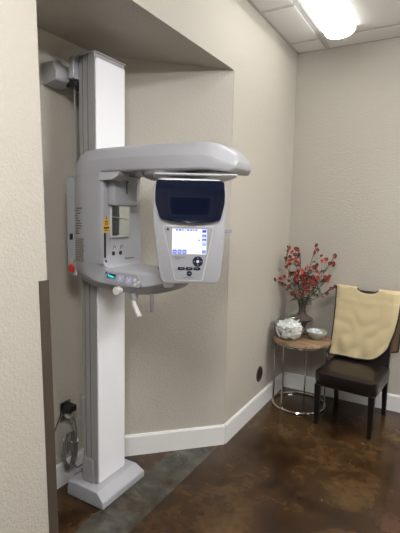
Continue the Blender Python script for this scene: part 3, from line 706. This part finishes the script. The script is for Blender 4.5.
for k, (tip, lab, c) in enumerate(BR):
    P = paths[k]
    t = thing('blossom_branch', lab, 'flower branch', tuple(P[0]), 'blossom branches in the vase')
    bm = B(); tube(bm, P, [.0034-.0018*i/len(P) for i in range(len(P))], 6)
    for v, i in owner[k]:
        q = P[max(i-3, 9)]; m_ = q.lerp(v, .5)+Vector((0, 0, .012)); tube(bm, [q, m_, v], [.0022, .0017, .0012], 5)
    obj('stem', bm, M_bark, t)
    # leaves, most of them low on the stems
    bm = B()
    for j in range(10):
        i = rb.randint(10, 19); q = P[i]
        d = Vector((rb.uniform(-1, 1), rb.uniform(-1, .3), rb.uniform(-.25, .6))).normalized(); L_ = rb.uniform(.045, .08); s_ = d.cross(Vector((0, 0, 1))).normalized()*L_*.16
        up = s_.cross(d).normalized()*.0008
        m1 = q+d*L_*.45+Vector((0, 0, .006)); e = q+d*L_-Vector((0, 0, .006))
        pts = [q, m1-s_, e, m1+s_]
        A = [bm.verts.new(p_+up) for p_ in pts]; D = [bm.verts.new(p_-up) for p_ in pts]
        bm.faces.new(A); bm.faces.new(D[::-1])
        for z in range(4): bm.faces.new([A[z], D[z], D[(z+1) % 4], A[(z+1) % 4]])
    obj('leaves', bm, M_leaf, t, smooth=False)
    for v, i in owner[k]:
        ax = (Vector((rb.uniform(-.7, .7), -.8, rb.uniform(-.3, .8)))).normalized(); r = rb.uniform(.0125, .018)
        bm = B(); u = ax.orthogonal().normalized(); w = ax.cross(u)
        for j in range(5):
            a = 2*PI*j/5+rb.uniform(-.2, .2); d = u*math.cos(a)+w*math.sin(a); s = -u*math.sin(a)+w*math.cos(a)
            cup = rb.uniform(.25, .8)
            row = []
            for f, wd_, hh in ((.0, .18, 0), (.45, .50, .12), (.85, .48, .42), (1.08, .18, .62)):
                row.append([v+d*(r*f)+s*(r*wd_)+ax*(r*hh*cup), v+d*(r*f)+ax*(r*(hh*cup-.10)), v+d*(r*f)-s*(r*wd_)+ax*(r*hh*cup), v+d*(r*f)+ax*(r*(hh*cup-.24))])
            loft(bm, row)
        fl = obj('blossom', bm, M_bloomb if rb.random() < .22 else M_bloom, t, ang=60)
        bm = B(); bmesh.ops.create_icosphere(bm, subdivisions=1, radius=r*.30, matrix=Matrix.Translation(v+ax*r*.15)); obj('flower_centre', bm, M_bloomc if rb.random() < .25 else M_bloomb, fl)

# ------------------------------------------------------------------ chair
CM = Matrix.Translation((-.557, 3.345, 0)) @ Matrix.Rotation(math.radians(-5), 4, 'Z')
ch = thing('dining_chair', 'dark brown leather parsons chair standing against the back wall', 'chair', (-.560, 3.345, 0))
def cobj(name, bm, m, parent, **k):
    bmesh.ops.transform(bm, matrix=CM, verts=bm.verts); return obj(name, bm, m, parent, **k)
# seat: crowned cushion
nx, ny = 16, 16
def seat_bm():
    bm = B(); top = {}; hw, y0, y1 = .221, -.258, .205
    def corner(u, v):
        p = 11; n = (abs(u)**p+abs(v)**p)**(1/p) or 1; m_ = max(abs(u), abs(v)); return u*(m_/n), v*(m_/n)
    for i in range(nx+1):
        for j in range(ny+1):
            u, v = corner(-1+2*i/nx, -1+2*j/ny)
            e = max(abs(u), abs(v)); z = 0.418-.014*max(0, (e-.75)/.25)**3+.009*(1-u*u)*(1-v*v)
            top[i, j] = bm.verts.new((u*hw, (y0+y1)/2+v*(y1-y0)/2, z))
    for i in range(nx):
        for j in range(ny): bm.faces.new([top[i, j], top[i+1, j], top[i+1, j+1], top[i, j+1]])
    edge = [(i, 0) for i in range(nx)]+[(nx, j) for j in range(ny)]+[(i, ny) for i in range(nx, 0, -1)]+[(0, j) for j in range(ny, 0, -1)]
    prev = [top[e] for e in edge]
    for dz, k in ((.385, 1.012), (.350, 1.008), (.312, .990), (.308, .97)):
        cur = [bm.verts.new((top[e].co.x*k, (y0+y1)/2+(top[e].co.y-(y0+y1)/2)*k, dz)) for e in edge]
        for a in range(len(edge)): bm.faces.new([prev[a], prev[(a+1) % len(edge)], cur[(a+1) % len(edge)], cur[a]])
        prev = cur
    bm.faces.new(prev); return bm
cobj('seat', seat_bm(), M_leather, ch, ang=50)
def taper(bm, x, y, x2, y2, z0, z1, a, b):
    loft(bm, [[(x2-b, y2-b, z0), (x2+b, y2-b, z0), (x2+b, y2+b, z0), (x2-b, y2+b, z0)], [(x-a, y-a, z1), (x+a, y-a, z1), (x+a, y+a, z1), (x-a, y+a, z1)]])
for sx in (-1, 1):
    bm = B(); taper(bm, sx*.192, -.232, sx*.192, -.232, 0, .315, .022, .014); cobj('leg', bm, M_darkwood, ch, bevel=.003)
    bm = B(); taper(bm, sx*.190, .19, sx*.188, .235, 0, .315, .020, .014); cobj('leg', bm, M_darkwood, ch, bevel=.003)
bm = B()
loft(bm, [roundpoly([(-.21, y-t), (.21, y-t), (.21, y+t), (-.21, y+t)], .018) and [(a, b, z) for a, b in roundpoly([(-hw, y-t), (hw, y-t), (hw, y+t), (-hw, y+t)], .018)] for y, z, t, hw in ((.190, .33, .030, .208), (.198, .45, .030, .21), (.218, .70, .028, .212), (.240, .93, .026, .214), (.244, .958, .022, .212), (.246, .972, .010, .202))])
cobj('backrest', bm, M_leather, ch, ang=50)

# lead apron over the back
ap = thing('lead_apron', 'tan x-ray apron with dark edging draped over the chair back', 'apron', tuple(CM @ Vector((0, .2, .45))))
def bfront(z): return .160+(z-.33)*.091+(.004 if z > .9 else 0)
nu, nv = 40, 36
def wr(u, v):
    return .75*min(1, v*6)*(.008*math.sin(9*u+5*v)*math.sin(7*v+1.3)+.009*math.sin(15*(u*.6+v*.8)+2)*v+.006*math.sin(23*u-12*v)*v*v+.011*math.sin(7*(u+v*1.3)-1)*v+.006*math.sin(19*v-6*u+.5)*(1-u)*.8)
def front_pt(u, v):
    L = -.238+.012*math.sin(v*3)-.004*v; R = .252-.055*max(0, (v-.25)/.75)**2.0
    x = L+(R-L)*u
    bot = .443+.008*u+.115*max(0, (u-.62)/.38)**2.4
    top = .992-.010*u
    nk = max(0, 1-((u-.50)/.16)**2) if abs(u-.50) < .16 else 0
    top -= .030*nk**.6
    z = top-(top-bot)*v
    edge = max(0, abs(x)-.205)
    y = bfront(z)-.014-.020*v**2-abs(wr(u, v))*.9+.30*edge*(1-v*.7)-.006*math.sin(PI*v)
    if v > .93: y -= .0
    return Vector((x, y, z))
def sheet(bm, pt, na, nb, th):
    A = [[bm.verts.new(pt(i/na, j/nb)) for j in range(nb+1)] for i in range(na+1)]
    D = [[bm.verts.new(pt(i/na, j/nb)+Vector((0, th, 0))) for j in range(nb+1)] for i in range(na+1)]
    for i in range(na):
        for j in range(nb):
            bm.faces.new([A[i][j], A[i+1][j], A[i+1][j+1], A[i][j+1]]); bm.faces.new([D[i][j], D[i][j+1], D[i+1][j+1], D[i+1][j]])
    for i in range(na):
        for j in (0, nb): bm.faces.new([A[i][j], D[i][j], D[i+1][j], A[i+1][j]])
    for j in range(nb):
        for i in (0, na): bm.faces.new([A[i][j], A[i][j+1], D[i][j+1], D[i][j]])
bm = B(); sheet(bm, front_pt, nu, nv, .004); cobj('front_panel', bm, M_tan, ap, ang=80)
def back_pt(u, v):
    x = -.250+.505*u; bot = .52-.05*math.sin(PI*u); top = .985
    if abs(u-.5) < .15: top = .955
    z = top-(top-bot)*v
    return Vector((x+.012*math.sin(v*4)*(u-.5), min(.272+.012*(z-.9)+.004*math.sin(9*u+3*v), .290), z))
bm = B(); sheet(bm, back_pt, 24, 24, .004); cobj('back_panel', bm, M_tanback, ap, ang=80)
for ua, ub in ((0.0, .335), (.665, 1.0)):
    def sh(a, b, ua=ua, ub=ub):
        u = ua+(ub-ua)*a; p = front_pt(u, 0.0); q = back_pt(u, 0.0); m_ = p.lerp(q, b); m_.z += .012*math.sin(PI*b); return m_
    bm = B(); A = [[bm.verts.new(sh(i/12, j/6)) for j in range(7)] for i in range(13)]; D = [[bm.verts.new(sh(i/12, j/6)-Vector((0, 0, .004))) for j in range(7)] for i in range(13)]
    for i in range(12):
        for j in range(6):
            bm.faces.new([A[i][j], A[i+1][j], A[i+1][j+1], A[i][j+1]]); bm.faces.new([D[i][j], D[i][j+1], D[i+1][j+1], D[i+1][j]])
    for i in range(12):
        for j in (0, 6): bm.faces.new([A[i][j], D[i][j], D[i+1][j], A[i+1][j]])
    for j in range(6):
        for i in (0, 12): bm.faces.new([A[i][j], A[i][j+1], D[i][j+1], D[i][j]])
    cobj('shoulder', bm, M_tan, ap, ang=80)
bm = B()
edge = [front_pt(0, j/30)+Vector((-.001, .003, 0)) for j in range(31)]+[front_pt(i/30, 1)+Vector((0, .003, -.001)) for i in range(1, 31)]+[front_pt(1, 1-j/30)+Vector((.001, .003, 0)) for j in range(1, 31)]
tube(bm, edge, .0062, 6)
tube(bm, [front_pt(.34+.32*i/14, 0)+Vector((0, .003, .001)) for i in range(15)], .004, 6)
be = [back_pt(0, j/20)+Vector((-.001, .002, 0)) for j in range(21)]+[back_pt(i/20, 1)+Vector((0, .002, 0)) for i in range(1, 21)]+[back_pt(1, 1-j/20)+Vector((.001, .002, 0)) for j in range(1, 21)]
tube(bm, be, .006, 6)
cobj('binding', bm, M_bind, ap)

# ------------------------------------------------------------------ world, camera, view
w = bpy.data.worlds.new('world'); bpy.context.scene.world = w; w.use_nodes = True
w.node_tree.nodes['Background'].inputs[0].default_value = (.9, .92, 1, 1); w.node_tree.nodes['Background'].inputs[1].default_value = .05
cam = bpy.data.cameras.new('camera'); co = bpy.data.objects.new('camera', cam); C.objects.link(co)
cam.sensor_fit = 'VERTICAL'; cam.sensor_height = 24.0; cam.lens = 24.0*432.0/533.0; cam.clip_start = .02
Rw = [[0.864446, 0.079067, -0.496469], [0.502275, -0.094022, 0.859581], [0.021285, -0.992426, -0.12099]]
co.matrix_world = Matrix(((Rw[0][0], -Rw[0][1], -Rw[0][2], 0), (Rw[1][0], -Rw[1][1], -Rw[1][2], 0), (Rw[2][0], -Rw[2][1], -Rw[2][2], 1.55), (0, 0, 0, 1)))
S = bpy.context.scene; S.camera = co
for o in list(bpy.data.objects):
    if 'wloc' in o: del o['wloc']
S.view_settings.view_transform = 'Standard'; S.view_settings.look = 'None'; S.view_settings.gamma = 1; S.view_settings.exposure = 1.1; S.view_settings.use_curve_mapping = False
